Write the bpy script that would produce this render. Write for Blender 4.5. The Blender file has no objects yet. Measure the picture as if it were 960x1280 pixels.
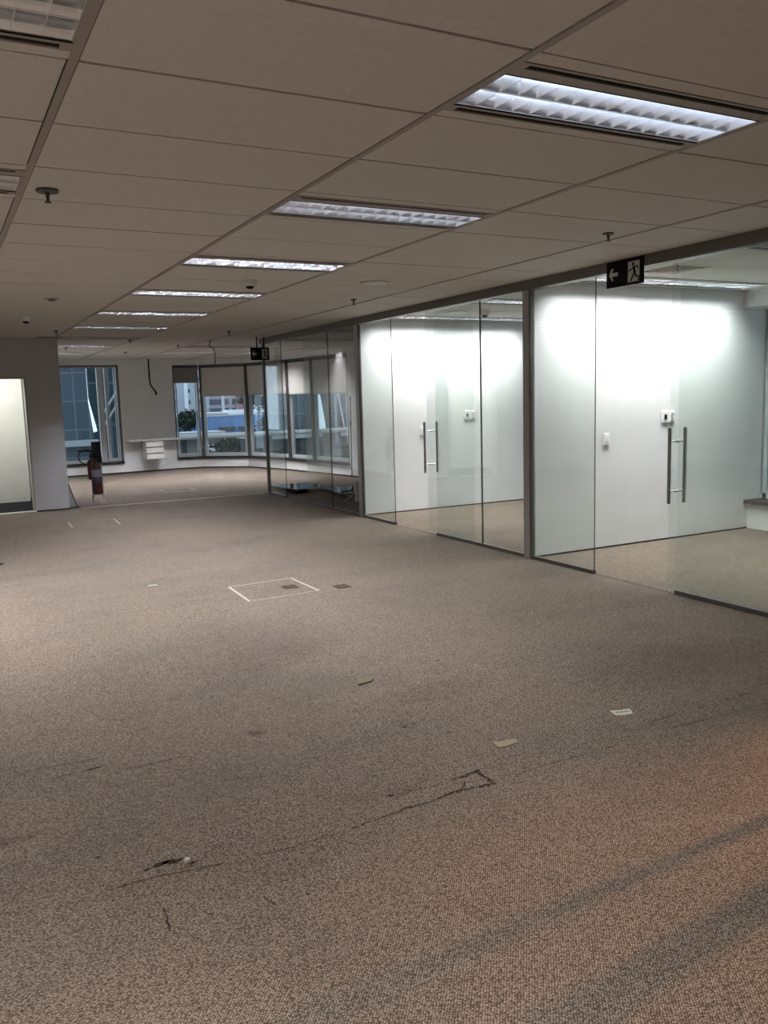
import bpy, bmesh, math, random
from mathutils import Vector, Matrix
random.seed(7)
S = bpy.context.scene
COL = S.collection
H = 2.604            # ceiling height
GX = 4.97            # plane of the glass partition

# ---------------------------------------------------------------- camera
cam_data = bpy.data.cameras.new('camera')
cam = bpy.data.objects.new('camera', cam_data); COL.objects.link(cam)
cam_data.sensor_fit = 'VERTICAL'; cam_data.sensor_height = 24.0
cam_data.lens = 1054.4 / 1280 * 24.0
cam_data.clip_start = 0.05; cam_data.clip_end = 2000
yaw, pitch, roll = 0.48462, -0.134898, -0.028211
fw = Vector((math.sin(yaw)*math.cos(pitch), math.cos(yaw)*math.cos(pitch), math.sin(pitch)))
rt = Vector((math.cos(yaw), -math.sin(yaw), 0)); up = rt.cross(fw)
r2 = rt*math.cos(roll) + up*math.sin(roll); u2 = -rt*math.sin(roll) + up*math.cos(roll)
M3 = Matrix((r2, u2, -fw)).transposed()
cam.matrix_world = Matrix.Translation((0, 0, 1.575)) @ M3.to_4x4()
S.camera = cam

# ---------------------------------------------------------------- world, exposure
w = bpy.data.worlds.new('world'); S.world = w; w.use_nodes = True
bg = w.node_tree.nodes['Background']
bg.inputs[0].default_value = (0.74, 0.87, 1.0, 1); bg.inputs[1].default_value = 1.8
S.view_settings.view_transform = 'Standard'
S.view_settings.look = 'None'
S.view_settings.gamma = 1.0
S.view_settings.exposure = 0.0
S.view_settings.use_curve_mapping = False
S.cycles.transparent_max_bounces = 32
S.cycles.max_bounces = 10
S.cycles.sample_clamp_indirect = 4.0

ROOM_W = 22.0
SPREAD = math.radians(116)
LAMP_COL = (1.0, 0.98, 0.955)
ROOM_COL = (0.95, 1.0, 0.97)
def area_light(loc, sx, sy, power, color=LAMP_COL, parent=None, spread=SPREAD):
    d = bpy.data.lights.new('lamp_light', 'AREA'); d.shape = 'RECTANGLE'
    d.size = sx; d.size_y = sy; d.energy = power; d.color = color; d.spread = spread
    o = bpy.data.objects.new('lamp_light', d); COL.objects.link(o)
    o.location = loc
    if parent: o.parent = parent
    return o
# unseen warm spot added to light the near right floor, its source a guess
def added_warm_spot():
    d = bpy.data.lights.new('added_warm_spot_light', 'SPOT'); d.energy = 1600; d.spot_size = math.radians(30); d.spot_blend = 1.0; d.color = (1.0, 0.52, 0.25)
    d.shadow_soft_size = 0.025
    o = bpy.data.objects.new('added_warm_spot_light', d); COL.objects.link(o); o.location = (7.3, 2.15, 1.7)
    o.rotation_euler = (Vector((2.5, 1.55, 0.0)) - Vector((7.3, 2.15, 1.7))).to_track_quat('-Z', 'Y').to_euler()
added_warm_spot()

# ---------------------------------------------------------------- materials
def mat(name, color=(0.8,)*3, rough=0.6, metal=0.0, spec=0.5, emit=None, estr=0.0):
    m = bpy.data.materials.new(name); m.use_nodes = True
    b = m.node_tree.nodes['Principled BSDF']
    b.inputs['Base Color'].default_value = (*color, 1)
    b.inputs['Roughness'].default_value = rough
    b.inputs['Metallic'].default_value = metal
    b.inputs['Specular IOR Level'].default_value = spec
    if emit:
        b.inputs['Emission Color'].default_value = (*emit, 1); b.inputs['Emission Strength'].default_value = estr
    return m
class NT:
    def __init__(s, m): s.t = m.node_tree; s.b = s.t.nodes['Principled BSDF']
    def n(s, typ, **kw):
        nd = s.t.nodes.new(typ)
        for k, v in kw.items(): setattr(nd, k, v)
        return nd
    def l(s, a, b): s.t.links.new(a, b)
    def pos(s, scale=(1,1,1), rot=(0,0,0)):
        g = s.n('ShaderNodeNewGeometry'); mp = s.n('ShaderNodeMapping')
        mp.inputs['Scale'].default_value = scale; mp.inputs['Rotation'].default_value = rot
        s.l(g.outputs['Position'], mp.inputs['Vector']); return mp.outputs[0]
    def ramp(s, inp, stops):
        r = s.n('ShaderNodeValToRGB'); e = r.color_ramp.elements
        while len(e) < len(stops): e.new(0.5)
        for el, (p, c) in zip(e, stops): el.position = p; el.color = (*c, 1)
        s.l(inp, r.inputs[0]); return r.outputs[0]
    def mul(s, a, b, fac=1.0):
        m = s.n('ShaderNodeMix', data_type='RGBA', blend_type='MULTIPLY'); m.inputs[0].default_value = fac
        s.l(a, m.inputs[6]); s.l(b, m.inputs[7]); return m.outputs[2]
    def bump(s, h, strength, dist=0.01):
        b = s.n('ShaderNodeBump'); b.inputs['Strength'].default_value = strength; b.inputs['Distance'].default_value = dist
        s.l(h, b.inputs['Height']); s.l(b.outputs[0], s.b.inputs['Normal'])

def carpet_mat(name, dark=False):
    m = mat(name, rough=0.95, spec=0.1); q = NT(m)
    rot = (0, 0, math.radians(24))
    v = q.n('ShaderNodeTexVoronoi', feature='F1'); v.inputs['Scale'].default_value = 1.0
    v.inputs['Randomness'].default_value = 0.45
    q.l(q.pos((116, 200, 1), rot), v.inputs['Vector'])
    nn = q.n('ShaderNodeTexNoise'); nn.inputs['Scale'].default_value = 260; nn.inputs['Detail'].default_value = 1
    q.l(q.pos(), nn.inputs['Vector'])
    if dark: st = [(0.0, (0.03, 0.035, 0.04)), (0.7, (0.01, 0.012, 0.014))]
    else: st = [(0.0, (0.44, 0.368, 0.308)), (0.30, (0.33, 0.273, 0.226)), (0.55, (0.105, 0.083, 0.067)), (0.9, (0.035, 0.027, 0.022))]
    base = q.ramp(v.outputs['Distance'], st)
    rnd = q.n('ShaderNodeSeparateColor'); q.l(v.outputs['Color'], rnd.inputs[0])
    tone = q.ramp(rnd.outputs[0], [(0, (0.72, 0.70, 0.68)), (0.4, (0.97, 0.95, 0.93)), (1, (1.06, 1.05, 1.04))])
    c = q.mul(base, tone)
    c = q.mul(c, q.ramp(nn.outputs[0], [(0.3, (0.8, 0.8, 0.8)), (0.7, (1, 1, 1))]))
    # traffic soil: soft worn patches of their own
    n1 = q.n('ShaderNodeTexNoise'); n1.inputs['Scale'].default_value = 0.9; n1.inputs['Detail'].default_value = 4; n1.inputs['Roughness'].default_value = 0.55
    q.l(q.pos((1, 1.6, 1)), n1.inputs['Vector'])
    c = q.mul(c, q.ramp(n1.outputs[0], [(0.34, (0.81, 0.83, 0.85)), (0.50, (0.95, 0.95, 0.95)), (0.66, (1, 0.985, 0.965))]))
    n2 = q.n('ShaderNodeTexNoise'); n2.inputs['Scale'].default_value = 14; n2.inputs['Detail'].default_value = 3
    q.l(q.pos(), n2.inputs['Vector'])
    c = q.mul(c, q.ramp(n2.outputs[0], [(0.25, (0.92, 0.92, 0.92)), (0.5, (1, 1, 1))]))
    if not dark:
        for (cx, cy, rx, ry, k) in [(1.232, 3.721, 0.06, 0.05, 0.6), (0.105, 3.232, 0.09, 0.05, 0.7), (1.5, 2.86, .25, .06, .9), (2.3, 3.75, .5, .16, .86), (1.66, 4.85, .6, .3, .88), (3.6, 3.4, .8, .35, .82)]:
            g = q.n('ShaderNodeNewGeometry'); mp = q.n('ShaderNodeMapping', vector_type='TEXTURE')
            mp.inputs['Location'].default_value = (cx, cy, 0); mp.inputs['Scale'].default_value = (rx, ry, 1)
            q.l(g.outputs['Position'], mp.inputs['Vector'])
            ln = q.n('ShaderNodeVectorMath', operation='LENGTH'); q.l(mp.outputs[0], ln.inputs[0])
            ad = q.n('ShaderNodeMath', operation='MULTIPLY_ADD'); q.l(n2.outputs[0], ad.inputs[0]); ad.inputs[1].default_value = 0.8
            q.l(ln.outputs['Value'], ad.inputs[2])
            c = q.mul(c, q.ramp(ad.outputs[0], [(0.75, (k, k, k*0.98)), (1.0, (1, 1, 1))]) if False else _stain(q, ad.outputs[0], k))
    q.l(c, q.b.inputs['Base Color'])
    inv = q.n('ShaderNodeMath', operation='SUBTRACT'); inv.inputs[0].default_value = 1.0; q.l(v.outputs['Distance'], inv.inputs[1])
    q.bump(inv.outputs[0], 0.6, 0.004)
    return m
def _stain(q, val, k):
    mr = q.n('ShaderNodeMapRange'); mr.inputs['From Min'].default_value = 0.8; mr.inputs['From Max'].default_value = 1.5
    mr.inputs['To Min'].default_value = k; mr.inputs['To Max'].default_value = 1.0
    q.l(val, mr.inputs['Value'])
    cc = q.n('ShaderNodeCombineColor')
    for i in range(3): q.l(mr.outputs[0], cc.inputs[i])
    return cc.outputs[0]

def tile_mat():
    m = mat('ceiling_tile', rough=0.9, spec=0.15); q = NT(m)
    v = q.n('ShaderNodeTexVoronoi', feature='F1'); v.inputs['Scale'].default_value = 46; v.inputs['Randomness'].default_value = 1
    q.l(q.pos(), v.inputs['Vector'])
    n = q.n('ShaderNodeTexNoise'); n.inputs['Scale'].default_value = 30; n.inputs['Detail'].default_value = 4
    q.l(q.pos(), n.inputs['Vector'])
    holes = q.ramp(v.outputs['Distance'], [(0.06, (0.45, 0.43, 0.4)), (0.14, (1, 1, 1))])
    mk = q.n('ShaderNodeTexNoise'); mk.inputs['Scale'].default_value = 5; q.l(q.pos(), mk.inputs['Vector'])
    hm = q.n('ShaderNodeMix', data_type='RGBA'); q.l(q.ramp(mk.outputs[0], [(0.4, (0, 0, 0)), (0.6, (1, 1, 1))]), hm.inputs[0])
    hm.inputs[6].default_value = (1, 1, 1, 1); q.l(holes, hm.inputs[7])
    c = q.mul(hm.outputs[2], q.ramp(n.outputs[0], [(0.3, (0.72, 0.695, 0.645)), (0.6, (0.77, 0.745, 0.695))]))
    q.l(c, q.b.inputs['Base Color']); q.bump(n.outputs[0], 0.15, 0.002)
    return m
def wall_mat(name, col, sc=3):
    m = mat(name, rough=0.75, spec=0.25); q = NT(m)
    n = q.n('ShaderNodeTexNoise'); n.inputs['Scale'].default_value = sc; n.inputs['Detail'].default_value = 5
    q.l(q.pos(), n.inputs['Vector'])
    q.l(q.ramp(n.outputs[0], [(0.3, tuple(x*0.94 for x in col)), (0.65, col)]), q.b.inputs['Base Color'])
    return m
def glass_mat(name, tint, refl=1.0, ior=1.5):
    m = bpy.data.materials.new(name); m.use_nodes = True; t = m.node_tree; t.nodes.clear()
    o = t.nodes.new('ShaderNodeOutputMaterial'); mx = t.nodes.new('ShaderNodeMixShader')
    tr = t.nodes.new('ShaderNodeBsdfTransparent'); gl = t.nodes.new('ShaderNodeBsdfGlossy')
    tr.inputs[0].default_value = (*tint, 1); gl.inputs['Roughness'].default_value = 0.0
    gl.inputs[0].default_value = (refl, refl, refl, 1)
    fr = t.nodes.new('ShaderNodeFresnel')
    ge = t.nodes.new('ShaderNodeNewGeometry'); mr = t.nodes.new('ShaderNodeMapRange')   # same reflectance from either side of the thin pane
    mr.inputs['To Min'].default_value = ior; mr.inputs['To Max'].default_value = 1/ior
    t.links.new(ge.outputs['Backfacing'], mr.inputs['Value']); t.links.new(mr.outputs[0], fr.inputs[0])
    t.links.new(fr.outputs[0], mx.inputs[0]); t.links.new(tr.outputs[0], mx.inputs[1]); t.links.new(gl.outputs[0], mx.inputs[2])
    t.links.new(mx.outputs[0], o.inputs[0]); return m
def facade_mat(name, wall, win, sx, sz, mort=0.25, rough=0.5, wscale=1.0):
    """rows of windows: brick texture on the world position, works on x and y facing sides"""
    m = mat(name, rough=rough); q = NT(m)
    g = q.n('ShaderNodeNewGeometry'); sp = q.n('ShaderNodeSeparateXYZ'); q.l(g.outputs['Position'], sp.inputs[0])
    ad = q.n('ShaderNodeMath', operation='ADD'); q.l(sp.outputs[0], ad.inputs[0]); q.l(sp.outputs[1], ad.inputs[1])
    cb = q.n('ShaderNodeCombineXYZ'); q.l(ad.outputs[0], cb.inputs[0]); q.l(sp.outputs[2], cb.inputs[1])
    br = q.n('ShaderNodeTexBrick'); br.offset = 0.0; br.inputs['Scale'].default_value = 1.0
    br.inputs['Color1'].default_value = (*win, 1); br.inputs['Color2'].default_value = (*(x*1.5 for x in win), 1)
    br.inputs['Mortar'].default_value = (*wall, 1); br.inputs['Mortar Size'].default_value = mort
    br.inputs['Brick Width'].default_value = sx; br.inputs['Row Height'].default_value = sz
    q.l(cb.outputs[0], br.inputs['Vector']); q.l(br.outputs[0], q.b.inputs['Base Color'])
    return m

M = {}
M['carpet'] = carpet_mat('loop_carpet')
M['dark_carpet'] = carpet_mat('dark_carpet', True)
M['seam'] = mat('carpet_seam', (0.035, 0.027, 0.022), 0.95, spec=0.05)
M['soil'] = mat('carpet_fray', (0.11, 0.085, 0.07), 0.95, spec=0.05)
M['tile'] = tile_mat()
M['grid'] = mat('ceiling_runner', (0.40, 0.365, 0.325), 0.6)
M['gap'] = mat('shadow_gap', (0.03, 0.028, 0.026), 0.9, spec=0.0)
M['wall'] = wall_mat('white_wall', (0.74, 0.745, 0.74))
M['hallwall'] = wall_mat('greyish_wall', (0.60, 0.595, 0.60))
M['skirt'] = mat('dark_skirting', (0.03, 0.027, 0.025), 0.8, spec=0.2)
M['sill'] = mat('dark_granite', (0.022, 0.025, 0.028), 0.6, spec=0.2)
M['alu'] = mat('aluminium', (0.45, 0.44, 0.43), 0.45, 0.6)
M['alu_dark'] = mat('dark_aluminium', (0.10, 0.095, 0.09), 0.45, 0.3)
M['alu_light'] = mat('pale_aluminium', (0.52, 0.56, 0.58), 0.4, 0.2)
M['header'] = mat('header_track', (0.16, 0.15, 0.14), 0.5, 0.4)
M['steel'] = mat('brushed_steel', (0.42, 0.40, 0.38), 0.35, 0.9)
M['chrome'] = mat('chrome', (0.8, 0.82, 0.84), 0.12, 1.0)
M['louvre'] = mat('polished_louvre', (0.88, 0.90, 0.94), 0.28, 0.85)
M['white'] = mat('white_plastic', (0.82, 0.82, 0.80), 0.4)
M['cream'] = mat('cream_laminate', (0.78, 0.77, 0.73), 0.45)
M['black'] = mat('black_plastic', (0.004, 0.004, 0.005), 0.6, spec=0.15)
M['blackgloss'] = mat('black_glass', (0.004, 0.006, 0.006), 0.03, spec=1.0)
M['rubber'] = mat('black_rubber', (0.008, 0.008, 0.009), 0.7, spec=0.2)
M['red'] = mat('red_paint', (0.11, 0.006, 0.006), 0.3)
M['darkred'] = mat('dark_red_paint', (0.04, 0.005, 0.005), 0.35)
M['label'] = mat('label_paper', (0.22, 0.23, 0.27), 0.5)
M['label_blue'] = mat('blue_label', (0.035, 0.055, 0.085), 0.5)
M['signwhite'] = mat('sign_white', (0.55, 0.55, 0.53), 0.5)
M['blind'] = mat('roller_blind_cloth', (0.62, 0.61, 0.58), 0.85, spec=0.1)
M['blind_dark'] = mat('grey_blind_cloth', (0.22, 0.22, 0.21), 0.85, spec=0.1)
M['glass'] = glass_mat('clear_glass', (0.95, 0.973, 0.965))
M['glass_edge'] = mat('glass_edge', (0.03, 0.05, 0.048), 0.3)
M['winglass'] = glass_mat('window_glass', (0.88, 0.92, 0.94))
M['tube_on'] = mat('lit_tube', (0.9,)*3, 0.5, emit=(0.78, 0.86, 1.0), estr=34.0)
M['tube_far'] = mat('lit_far_tube', (0.9,)*3, 0.5, emit=(0.80, 0.87, 1.0), estr=260.0)
M['tube_room'] = mat('lit_room_tube', (0.9,)*3, 0.5, emit=(0.95, 0.97, 1.0), estr=110.0)
M['tube_off'] = mat('unlit_tube', (0.8, 0.78, 0.76), 0.3)
M['foam'] = mat('olive_felt', (0.115, 0.107, 0.055), 0.9)
M['tape_y'] = mat('yellowed_tape', (0.22, 0.18, 0.10), 0.6)
M['tape_w'] = mat('pale_tape', (0.40, 0.37, 0.31), 0.6)
M['glue'] = mat('glue_line', (0.33, 0.29, 0.25), 0.8)
M['brass'] = mat('tarnished_cover', (0.045, 0.033, 0.022), 0.9, spec=0.1)
for k in ('tube_on', 'tube_far', 'tube_room'): M[k].cycles.emission_sampling = 'NONE'

# ---------------------------------------------------------------- mesh helpers
class MB:
    def __init__(s): s.v = []; s.f = []; s.mi = []
    def box(s, x0, x1, y0, y1, z0, z1, mi=0):
        b = len(s.v)
        s.v += [(x, y, z) for z in (z0, z1) for y in (y0, y1) for x in (x0, x1)]
        for f in ((0,2,3,1),(4,5,7,6),(0,1,5,4),(2,6,7,3),(0,4,6,2),(1,3,7,5)):
            s.f.append(tuple(b+i for i in f)); s.mi.append(mi)
    def obox(s, c, ax, ay, az, mi=0):
        """oriented box: centre and three half-axis vectors"""
        b = len(s.v); c, ax, ay, az = map(Vector, (c, ax, ay, az))
        for k in (-1, 1):
            for j in (-1, 1):
                for i in (-1, 1): s.v.append(tuple(c + ax*i + ay*j + az*k))
        for f in ((0,2,3,1),(4,5,7,6),(0,1,5,4),(2,6,7,3),(0,4,6,2),(1,3,7,5)):
            s.f.append(tuple(b+i for i in f)); s.mi.append(mi)
    def prism(s, pts, d, mi=0):
        """closed polygon pts (3D) extruded by vector d"""
        b = len(s.v); n = len(pts); d = Vector(d)
        s.v += [tuple(p) for p in pts] + [tuple(Vector(p)+d) for p in pts]
        s.f.append(tuple(b+i for i in range(n))[::-1]); s.f.append(tuple(b+n+i for i in range(n))); s.mi += [mi, mi]
        for i in range(n):
            j = (i+1) % n; s.f.append((b+i, b+j, b+n+j, b+n+i)); s.mi.append(mi)
    def lathe(s, prof, c=(0,0,0), seg=20, mi=0, axis='z'):
        b = len(s.v); n = len(prof)
        for i in range(seg):
            a = 2*math.pi*i/seg
            for r, h in prof:
                p = (r*math.cos(a), r*math.sin(a), h)
                if axis == 'x': p = (p[2], p[0], p[1])
                if axis == 'y': p = (p[1], p[2], p[0])
                s.v.append((c[0]+p[0], c[1]+p[1], c[2]+p[2]))
        for i in range(seg):
            j = (i+1) % seg
            for k in range(n-1):
                s.f.append((b+i*n+k, b+j*n+k, b+j*n+k+1, b+i*n+k+1)); s.mi.append(mi)
        s.f.append(tuple(b+i*n for i in range(seg))[::-1]); s.mi.append(mi)
        s.f.append(tuple(b+i*n+n-1 for i in range(seg))); s.mi.append(mi)
    def tube(s, pts, r, seg=8, mi=0):
        pts = [Vector(p) for p in pts]; b = len(s.v); n = len(pts)
        prev = None
        for i, p in enumerate(pts):
            t = (pts[min(i+1, n-1)] - pts[max(i-1, 0)]).normalized()
            if prev is None:
                a = Vector((0,0,1)) if abs(t.z) < 0.9 else Vector((1,0,0))
                prev = t.cross(a).normalized()
            u = (prev - t*prev.dot(t)).normalized(); prev = u; v = t.cross(u)
            for k in range(seg):
                an = 2*math.pi*k/seg; s.v.append(tuple(p + (u*math.cos(an)+v*math.sin(an))*r))
        for i in range(n-1):
            for k in range(seg):
                l = (k+1) % seg; s.f.append((b+i*seg+k, b+i*seg+l, b+(i+1)*seg+l, b+(i+1)*seg+k)); s.mi.append(mi)
        s.f.append(tuple(b+k for k in range(seg))[::-1]); s.f.append(tuple(b+(n-1)*seg+k for k in range(seg))); s.mi += [mi, mi]
    def quad(s, a, b_, c, d, mi=0):
        b = len(s.v); s.v += [tuple(a), tuple(b_), tuple(c), tuple(d)]; s.f.append((b, b+1, b+2, b+3)); s.mi.append(mi)
    def build(s, name, mats, parent=None, loc=None, smooth=False, bevel=0):
        me = bpy.data.meshes.new(name); me.from_pydata(s.v, [], s.f); 
        if not isinstance(mats, (list, tuple)): mats = [mats]
        for m in mats: me.materials.append(m)
        me.polygons.foreach_set('material_index', s.mi)
        bm = bmesh.new(); bm.from_mesh(me); bmesh.ops.recalc_face_normals(bm, faces=bm.faces); bm.to_mesh(me); bm.free()
        me.update()
        if smooth:
            me.polygons.foreach_set('use_smooth', [True]*len(me.polygons))
            me.set_sharp_from_angle(angle=math.radians(40))
        o = bpy.data.objects.new(name, me); COL.objects.link(o)
        if parent: o.parent = parent
        if loc: o.location = loc
        if bevel:
            bv = o.modifiers.new('bevel', 'BEVEL'); bv.width = bevel; bv.segments = 2; bv.limit_method = 'ANGLE'
        return o
def tag(o, label, cat, group=None, kind=None):
    o['label'] = label; o['category'] = cat
    if group: o['group'] = group
    if kind: o['kind'] = kind
    return o
def struct(o): o['kind'] = 'structure'; return o
def root(name, loc, label, cat, group=None, rz=0):
    o = bpy.data.objects.new(name, None); COL.objects.link(o); o.location = loc; o.rotation_euler.z = rz
    o.empty_display_size = 0.1
    return tag(o, label, cat, group)
def sroot(name, loc=(0,0,0)):
    o = bpy.data.objects.new(name, None); COL.objects.link(o); o.location = loc; return struct(o)
def dup(o, parent=None, loc=None):
    c = o.copy(); COL.objects.link(c)
    if parent: c.parent = parent
    if loc is not None: c.location = loc
    for ch in o.children: dup(ch, c)
    return c
def bx(*a, mi=0):
    m = MB(); m.box(*a, mi=mi); return m

# ================================================================ FLOOR
fm = MB()
fm.box(-5, 9.4, -5.5, 21.5, -0.12, 0.0)
def ragged(pts, wd=0.008, gap=0.35, mi=1, step=0.022):
    for (x0, y0), (x1, y1) in zip(pts, pts[1:]):
        L = math.hypot(x1-x0, y1-y0); n = max(1, int(L/step)); dx, dy = (x1-x0)/L, (y1-y0)/L; nx, ny = -dy, dx
        on = True
        for i in range(n):
            if random.random() < 0.28: on = random.random() > gap
            if not on: continue
            a, b = i/n*L, (i+1)/n*L
            w0 = wd*random.uniform(0.25, 1.0)*0.5; w1 = wd*random.uniform(0.25, 1.0)*0.5; o0 = random.uniform(-1, 1)*wd*0.5; o1 = random.uniform(-1, 1)*wd*.5
            P = lambda t, o: (x0+dx*t+nx*o, y0+dy*t+ny*o, 0.0012)
            fm.quad(P(a, o0-w0), P(b, o1-w1), P(b, o1+w1), P(a, o0+w0), mi)
ragged([(0.179, 3.819), (0.262, 3.843), (0.376, 3.83), (0.518, 3.821)], .008, .3)
ragged([(-.1, 3.70), (0.328, 3.71), (0.426, 3.705), (0.528, 3.717)], .007, .6)
ragged([(0.562, 3.622), (0.718, 3.63), (0.878, 3.629)], .007, .4)
ragged([(0.381, 2.715), (0.433, 2.717), (0.538, 2.715), (0.721, 2.68), (0.917, 2.659), (1.006, 2.655), (1.139, 2.659)], .007, .35)
ragged([(0.40, 2.715), (0.538, 2.725), (0.65, 2.72)], .006, .4)
ragged([(1.139, 2.659), (1.41, 2.683), (1.496, 2.698), (1.594, 2.692), (1.675, 2.709)], .009, .3)
ragged([(1.896, 2.694), (2.169, 2.721), (2.456, 2.718), (2.92, 2.728), (3.239, 2.717), (3.646, 2.717), (4.9, 2.72)], .006, .4)
ragged([(2.2, 2.80), (2.78, 2.815)], .004, .75)
ragged([(2.893, 2.837), (3.275, 2.845), (3.838, 2.864)], .008, .4)
ragged([(1.675, 2.709), (1.73, 2.712), (1.803, 2.701), (1.896, 2.694), (1.887, 2.725), (1.895, 2.785), (1.893, 2.827), (1.838, 2.811), (1.756, 2.813)], .020, .10, step=.012)
ragged([(1.73, 2.712), (1.772, 2.736), (1.799, 2.77)], .007, .1)
ragged([(0.506, 2.525), (0.5, 2.457), (0.491, 2.394)], .009, .3)
ragged([(0.523, 3.096), (0.512, 2.969)], .007, .5)
ragged([(1.043, 7.078), (1.172, 7.09), (1.297, 7.072)], .03, .4, 2)
ragged([(1.3, 7.15), (1.908, 7.11), (2.499, 7.098)], .02, .75, 2)
ragged([(2.0, 8.319), (2.10, 8.15), (2.139, 8.124)], .03, .3, 2)
ragged([(0.80, 2.42), (0.815, 2.36)], .007, .4)
def blot(cx, cy, r, mi=1, asp=0.5, n=9):
    b = len(fm.v); pts = []
    for i in range(n):
        a = 2*math.pi*i/n; q = r*random.uniform(0.45, 1.1); pts.append((cx+q*math.cos(a), cy+q*asp*math.sin(a), 0.0016))
    fm.v += pts; fm.f.append(tuple(range(b, b+n))); fm.mi.append(mi)
for (x, y, r) in [(1.562, 2.814, .014), (1.609, 2.81, .012), (1.474, 2.819, .02), (1.875, 3.402, .02), (1.928, 3.416, .014), (2.015, 3.235, .02), (0.374, 2.945, .018),
                  (0.556, 2.788, .035), (0.582, 2.786, .035), (0.613, 2.778, .03), (0.655, 2.738, .022), (0.509, 2.777, .016), (2.548, 4.192, .016), (1.52, 7.40, .03),
                  (1.90, 2.826, .02), (1.675, 2.709, .017), (1.496, 2.698, .016), (0.47, 3.712, .025), (0.50, 3.72, .02), (1.70, 7.60, .03), (.62, 2.42, .009), (.93, 2.36, .012)]:
    blot(x, y, r)
struct(fm.build('floor', [M['carpet'], M['seam'], M['soil']]))
# dark carpet of the small room through the doorway
struct(bx(-0.6, 1.9, 13.72, 16.6, 0.0, 0.012).build('floor_doorway', M['dark_carpet']))

# ================================================================ CEILING
fix_hall = {}     # (k, j): state
HX = lambda k: 0.463 + 1.25*k
HY = lambda j: 2.803 + 0.625*j
POWER = {}
for j, k, st, pw in [(-1,1,'on',9), (2,1,'on',20), (5,1,'on',24), (8,1,'on',20), (11,1,'on',15), (14,1,'on',12), (17,1,'off',0), (20,1,'on',8), (23,1,'on',34),
                 (-1,-1,'off',0), (2,-1,'off',0), (5,-1,'on',36), (8,-1,'on',34), (11,-1,'off',0),
                 (-4,1,'off',0), (-4,-1,'on',52), (-7,1,'off',0), (-7,-1,'on',40), (-1,-3,'on',46), (2,-3,'on',42), (5,-3,'on',32), (-4,-3,'on',44),
                 (23,3,'on',36), (20,3,'off',0), (17,4,'off',0), (20,4,'on',10), (23,4,'on',30)]:
    POWER[(k, j)] = pw
    fix_hall[(k, j)] = st
cm = MB()
def tiles(xs, ys, skip=(), gx=0.018):
    for i in range(len(xs)-1):
        for j in range(len(ys)-1):
            if (i, j) in skip: continue
            g = 0.007; x0, x1, y0, y1 = xs[i]+gx, xs[i+1]-gx, ys[j]+g, ys[j+1]-g
            z0, z1 = H + random.uniform(-0.0006, 0.0012), H+0.011
            cm.box(x0, x1, y0, y1, z0, z1)
ks = list(range(-4, 6)); js = list(range(-12, 30))
xs = [HX(k) for k in ks]; ys = [HY(j) for j in js]
skip = {(k+4, j+12) for (k, j) in fix_hall}
# hall part: x up to the partition, full part beyond y = 13.6
xh = [x for x in xs if x < GX-0.05] + [GX]
jf = [y for y in ys if y > 13.3]; jn = [y for y in ys if y <= 13.45]
nn_ = len(jn)-1
tiles(xh, jn, {(i, j) for (i, j) in skip if j < nn_})
off = len(jn)-1
tiles(xs + [HX(6)], jf, {(i, j-off) for (i, j) in skip if j >= off})
# offices
RX = [4.97, 5.15, 6.40, 7.65, 8.3]
def room_tiles(ya, yb, edge, fix):
    yy = [ya]; e = edge
    tmp = []
    while e > ya+0.02: tmp.append(e); e -= 0.625
    yy += tmp[::-1]
    if yb - edge > 0.02: yy.append(yb)
    sk = set()
    out = []
    for i, f in fix:
        j = min(range(len(yy)-1), key=lambda q: abs(yy[q]-f)); sk.add((i, j)); out.append((RX[i], yy[j]))
    tiles(RX, yy, sk, 0.006); return out
r1 = room_tiles(2.70, 6.45, 6.415, [(1, 5.79), (2, 5.79), (1, 3.915), (2, 3.915)])
r2_ = room_tiles(6.45, 10.15, 10.115, [(1, 9.49), (2, 9.49), (1, 7.615), (2, 7.615)])
r3_ = room_tiles(10.15, 13.428, 13.428, [(1, 11.553)])
r0_ = room_tiles(-5.5, 2.70, 2.6, [])
struct(cm.build('ceiling', [M['tile']]))
# slab above with the dark joint colour
struct(bx(-5, 9.4, -5.5, 21.5, H+0.13, H+0.3).build('ceiling_slab', M['gap']))
back = MB()
# thin dark void sheet just over the tiles, cut where fixtures sit
def sheet(xs_, ys_, sk):
    for i in range(len(xs_)-1):
        for j in range(len(ys_)-1):
            if (i, j) in sk: continue
            back.box(xs_[i], xs_[i+1], ys_[j], ys_[j+1], H+0.0115, H+0.014)
sheet(xh, jn, {(i, j) for (i, j) in skip if j < nn_})
sheet(xs + [HX(6)], jf, {(i, j-off) for (i, j) in skip if j >= off})
back.box(4.97, 8.3, -5.5, 5.79, H+0.0115, H+0.0118)
struct(back.build('ceiling_joints', M['gap']))
# main runners along the depth, slightly proud of the tiles
rm = MB()
for k in ks:
    x = HX(k); wd = 0.0135
    y1 = 20.6 if x < GX else 20.0
    y0 = -5.4 if x < GX else 13.43
    rm.box(x-wd, x+wd, y0, y1, H-0.004, H+0.003)
struct(rm.build('ceiling_runners', M['grid']))

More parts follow.
